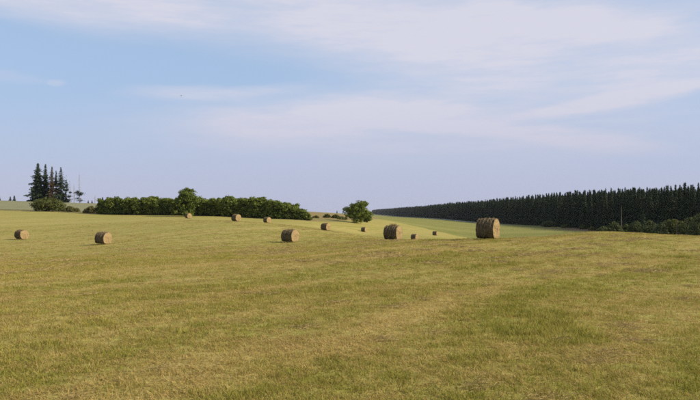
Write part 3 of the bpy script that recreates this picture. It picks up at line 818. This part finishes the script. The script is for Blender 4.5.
BALES = [(488, 43.3, -32, 'largest, nearest hay bale, its tan end face turned right, before the dark forest', 1.0, 1.0, False),
         (393, 59.5, -29, 'big hay bale with a tuft of hay on top, right of the lone round tree', 1.0, 0.97, True),
         (290.3, 68, -30, 'banded hay bale in the middle of the field below the right end of the hedge', 1.0, 1.02, False),
         (103.5, 73, -22, 'dark sided hay bale with a pale end face, second from the left edge', 1.0, 1.0, False),
         (22, 91, -29, 'leftmost hay bale, casting a shadow towards the left edge of the photo', 1.0, 1.0, False),
         (325.8, 119, -38, 'small slanted hay bale between the hedge end and the lone round tree', 1.0, 1.0, False),
         (364, 187, -30, 'tiny hay bale just below the lone round tree', 1.0, 1.05, False),
         (414.5, 146, -34, 'small hay bale just right of the bale with the tuft on top', 1.0, 1.0, False),
         (435.2, 203, -30, 'smallest hay bale, far off in the dip before the green meadow', 1.0, 1.05, False),
         (188.3, 167, -45, 'small hay bale in front of the tall round tree of the hedge', 1.0, 1.0, False),
         (236.3, 124, -38, 'left one of two small bales close before the middle of the hedge', 1.0, 1.0, False),
         (267.2, 151, -40, 'right one of two small bales close before the right part of the hedge', 1.0, 1.0, False)]
BXY = []
for i, (px, d, axd, lab, dia, ln, tf) in enumerate(BALES):
    p = at(px, d); BXY.append((p.x, p.y))
    make_bale(900 + i, p, axd + rnd.uniform(-2, 2), lab, dia, ln, tf)

# ------------------------------------------------------------------ stubble and loose hay on the field
def tuft_mesh(seed, kind):
    rng = np.random.default_rng(seed)
    P = []; F = []; kq = 0
    nb = {'up': 16, 'dry': 13, 'lush': 20, 'flat': 12}[kind]
    for i in range(nb):
        o = rng.normal(size=3) * 0.045; o[2] = -0.01
        a = rng.uniform(0, 6.28)
        hgt = {'up': rng.uniform(.02, .06), 'dry': rng.uniform(.02, .05), 'lush': rng.uniform(.035, .085), 'flat': rng.uniform(.01, .03)}[kind]
        out = {'up': rng.uniform(.0, .05), 'dry': rng.uniform(.02, .08), 'lush': rng.uniform(.01, .06), 'flat': rng.uniform(.05, .15)}[kind]
        wd = rng.uniform(.0022, .0042)
        d = np.array([math.cos(a), math.sin(a), 0]); s_ = np.array([-d[1], d[0], 0]) * wd
        if rng.random() < .5: s_ = np.array([wd, 0, 0]) * (1 if rng.random() < .5 else -1)
        m1 = o + d * out * .35 + [0, 0, hgt * .62]; tp = o + d * out + [0, 0, hgt]
        P += [o - s_, o + s_, m1 + s_ * .8, m1 - s_ * .8, tp + s_ * .25, tp - s_ * .25]
        F += [(kq, kq + 1, kq + 2, kq + 3), (kq + 3, kq + 2, kq + 4, kq + 5)]; kq += 6
    return mesh_np('tuft_' + kind, np.array(P), np.array(F))
def m_tuft(name, kind):
    m, n = surf(name)
    g = n.add('ShaderNodeNewGeometry')
    dry, patch, fine = hay_nodes(n, g.outputs['Position'])
    isl = g.outputs['Random Per Island']; ins = n.add('ShaderNodeObjectInfo').outputs['Random']
    if kind == 'green':
        a, b = (0.285, 0.298, 0.042, 1), (0.50, 0.425, 0.120, 1)
    else:
        a, b = (0.45, 0.355, 0.105, 1), (0.65, 0.50, 0.19, 1)
    f = n.math('ADD', n.math('MULTIPLY', dry, 0.75), n.math('MULTIPLY', n.math('SUBTRACT', isl, 0.5), 0.5), clamp=True)
    c = n.mix(f, a, b)
    c = n.mix(n.math('MULTIPLY', ins, 0.75), c, n.mix(1.0, c, (0.70, 0.60, 0.52, 1), 'MULTIPLY'))
    finish(n, leafy(n, c, 0.4, 0.6)); return m
M_GREEN, M_DRY = m_tuft('green_stubble', 'green'), m_tuft('dry_stubble', 'dry')
tobj = []
for i, kd in enumerate(['up', 'up', 'lush', 'dry', 'dry', 'flat', 'flat', 'up']):
    m_ = tuft_mesh(70 + i, kd); m_.materials.append(M_GREEN if kd in ('up', 'lush') else M_DRY)
    tobj.append(bpy.data.objects.new('tuft_%d' % i, m_))
rg = np.random.default_rng(5)
def scatter(d0, d1, dens, smin, smax, half=36.0):
    area = math.radians(2 * half) / 2 * (d1 ** 2 - d0 ** 2)
    n = int(area * dens)
    r = np.sqrt(rg.uniform(d0 ** 2, d1 ** 2, n)); th = np.radians(rg.uniform(-half, half, n))
    x, y = r * np.sin(th), r * np.cos(th)
    ok = zone(x, y) == 0
    x, y = x[ok], y[ok]
    return x, y, rg.uniform(smin, smax, len(x))
packs = [scatter(4.0, 9.0, 330, .7, 1.25, 40), scatter(9, 16, 190, .75, 1.35), scatter(16, 30, 80, .9, 1.5), scatter(30, 55, 26, 1.0, 1.8), scatter(55, 95, 9, 1.1, 2.1), scatter(95, 150, 3, 1.2, 2.2)]
x = np.concatenate([p[0] for p in packs]); y = np.concatenate([p[1] for p in packs]); s = np.concatenate([p[2] for p in packs])
u = x * math.cos(SWATH) + y * math.sin(SWATH); v = -x * math.sin(SWATH) + y * math.cos(SWATH)
lush = vnoise(x * 1.3, y * 1.3, 1) * .5 + vnoise(x * .35, y * .35, 2) * .5
hayb = vnoise(u * .12, v * .9, 3) * .5 + vnoise(u * .9, v * 2.2, 4) * .4 + 0.12 * np.exp(-((np.mod(v + 1.2 * (vnoise(u * .15, v * .05, 8) - .5), 3.7) - 1.85) / .28) ** 2) + .04
pick = np.where(hayb + rg.normal(size=len(x)) * .16 > .50, rg.choice([3, 4, 5, 6], len(x)), rg.choice([0, 1, 7, 3], len(x)))
pick = np.where((lush + rg.normal(size=len(x)) * .08 > .86), 2, pick)
s = s * (0.85 + 0.3 * lush)
for bx, by in BXY: 
    dist = np.hypot(x - bx, y - by)
    s[dist < 0.45] *= 0.05; s[(dist > 0.5) & (dist < 1.15)] *= 1.6
z = height(x, y)
instancer('grass_stubble', np.stack([x, y, z], -1), s, rg.uniform(0, 6.28, len(x)), pick, tobj, 'short mown green and straw coloured stubble covering the hay field', 'grass')

# wisps of hay the baler left behind, lying in rows along the swaths
def wisp_mesh(seed):
    rng = np.random.default_rng(seed); P = []; F = []; kq = 0
    for i in range(150):
        o = rng.normal(size=3) * np.array([.22, .13, .010]); o[2] = abs(o[2]) + .005
        d = np.array([rng.normal() * 1.3, rng.normal(), abs(rng.normal()) * .12]); d = d / np.linalg.norm(d) * rng.uniform(.05, .16)
        sd_ = np.cross(d, rng.normal(size=3)); sd_ = sd_ / np.linalg.norm(sd_) * .0014
        P += [o - sd_, o + sd_, o + d * .6 + sd_ + [0, 0, .008], o + d]; F.append((kq, kq + 1, kq + 2, kq + 3)); kq += 4
    return mesh_np('hay_wisp', np.array(P), np.array(F))
M_WISP = m_plain('left_over_hay', (0.30, 0.22, 0.09, 1), (0.48, 0.37, 0.16, 1), tr=0.25)
wobj = []
for i in range(4):
    m_ = wisp_mesh(40 + i); m_.materials.append(M_WISP); wobj.append(bpy.data.objects.new('hay_wisp_%d' % i, m_))
packs = [scatter(4, 20, 0.9, .4, .8, 40), scatter(20, 60, 1.0, .8, 1.8), scatter(60, 150, .25, 1.0, 2.2)]
x = np.concatenate([p[0] for p in packs]); y = np.concatenate([p[1] for p in packs]); s = np.concatenate([p[2] for p in packs])
u = x * math.cos(SWATH) + y * math.sin(SWATH); v = -x * math.sin(SWATH) + y * math.cos(SWATH)
inrow = np.exp(-((np.mod(v + 1.6 * (vnoise(u * .1, v * .05, 8) - .5), 3.7) - 1.85) / .35) ** 2)
keep = (rg.random(len(x)) < 0.10 + 0.9 * inrow * (vnoise(u * .08, v * .3, 9) > .45))
x, y, s = x[keep], y[keep], s[keep]
instancer('loose_hay', np.stack([x, y, height(x, y) + .02], -1), s, SWATH + rg.normal(size=len(x)) * .5, rg.integers(0, 4, len(x)), wobj, 'thin wisps of dry hay left lying in rows on the stubble', 'hay')

# ------------------------------------------------------------------ bird
def make_bird():
    bm = bmesh.new()
    prof = [(-.17, .004, .0), (-.12, .018, .0), (-.05, .034, .0), (.02, .038, .004), (.07, .028, .012), (.10, .022, .02), (.125, .018, .022), (.145, .004, .018)]
    rg_ = []
    for yv, r, zc_ in prof:
        rg_.append([bm.verts.new((r * math.cos(a), yv, zc_ + r * .9 * math.sin(a))) for a in [k_ * math.pi / 4 for k_ in range(8)]])
    for a, b in zip(rg_, rg_[1:]):
        for k_ in range(8): bm.faces.new((a[k_], a[(k_ + 1) % 8], b[(k_ + 1) % 8], b[k_]))
    bm.faces.new(rg_[0][::-1]); bm.faces.new(rg_[-1])
    for s_ in (-1, 1):                                       # wings grow out of the shoulders, tips swept back and raised
        sec = [(.02, .06, -.06, .015), (.12, .085, -.055, .06), (.22, .06, -.05, .10), (.31, -.03, -.075, .10)]
        top = [(bm.verts.new((s_ * x_, f_, z_ + .006)), bm.verts.new((s_ * x_, b_, z_ + .002)), bm.verts.new((s_ * x_, b_, z_ - .002)), bm.verts.new((s_ * x_, f_, z_ - .006))) for x_, f_, b_, z_ in sec]
        for a, b in zip(top, top[1:]):
            for k_ in range(4): bm.faces.new((a[k_], a[(k_ + 1) % 4], b[(k_ + 1) % 4], b[k_]))
        bm.faces.new(top[-1]); bm.faces.new(top[0])
    t = [bm.verts.new(c_) for c_ in ((-.015, -.14, .004), (.015, -.14, .004), (.045, -.25, .0), (-.045, -.25, .0), (-.015, -.14, -.004), (.015, -.14, -.004), (.045, -.25, -.004), (-.045, -.25, -.004))]
    for q in ((0, 1, 2, 3), (7, 6, 5, 4), (0, 4, 5, 1), (1, 5, 6, 2), (2, 6, 7, 3), (3, 7, 4, 0)): bm.faces.new([t[k_] for k_ in q])
    bmesh.ops.recalc_face_normals(bm, faces=bm.faces)
    m_ = bpy.data.meshes.new('bird'); bm.to_mesh(m_); bm.free(); return m_
M_BIRD = m_plain('dark_feathers', (0.035, 0.035, 0.04, 1), (0.05, 0.05, 0.055, 1))
bd = 130.0
bird = link('bird', make_bird(), loc=((180.6 - CX) / FPX * bd, bd, EYE + (HOR - 95.5) / FPX * bd), mat=M_BIRD)
bird.rotation_euler = (R(8), R(-12), R(60))
tag(bird, 'tiny dark bird flying in the blue part of the sky', 'bird')

# ------------------------------------------------------------------ thin summer haze
zlo, zhi = float(GZ.min()) - 1.5, 36.0
bmx = bmesh.new(); bmesh.ops.create_cube(bmx, size=1.0)
for v_ in bmx.verts: v_.co = Vector((v_.co.x * 14400, v_.co.y * 14400, zlo if v_.co.z < 0 else zhi))
m_ = bpy.data.meshes.new('haze'); bmx.to_mesh(m_); bmx.free()
mh, nh = surf('summer_haze')
pv = nh.add('ShaderNodeVolumePrincipled'); pv.inputs['Color'].default_value = (0.86, 0.89, 0.96, 1); pv.inputs['Density'].default_value = 0.00004
pv.inputs['Anisotropy'].default_value = 0.2
oo = nh.add('ShaderNodeOutputMaterial'); nh.l.new(pv.outputs[0], oo.inputs['Volume'])
hz = link('haze', m_, mat=mh); hz['kind'] = 'stuff'; tag(hz, 'thin pale summer haze lying over the fields and forest', 'haze')
SC.cycles.volume_bounces = 0
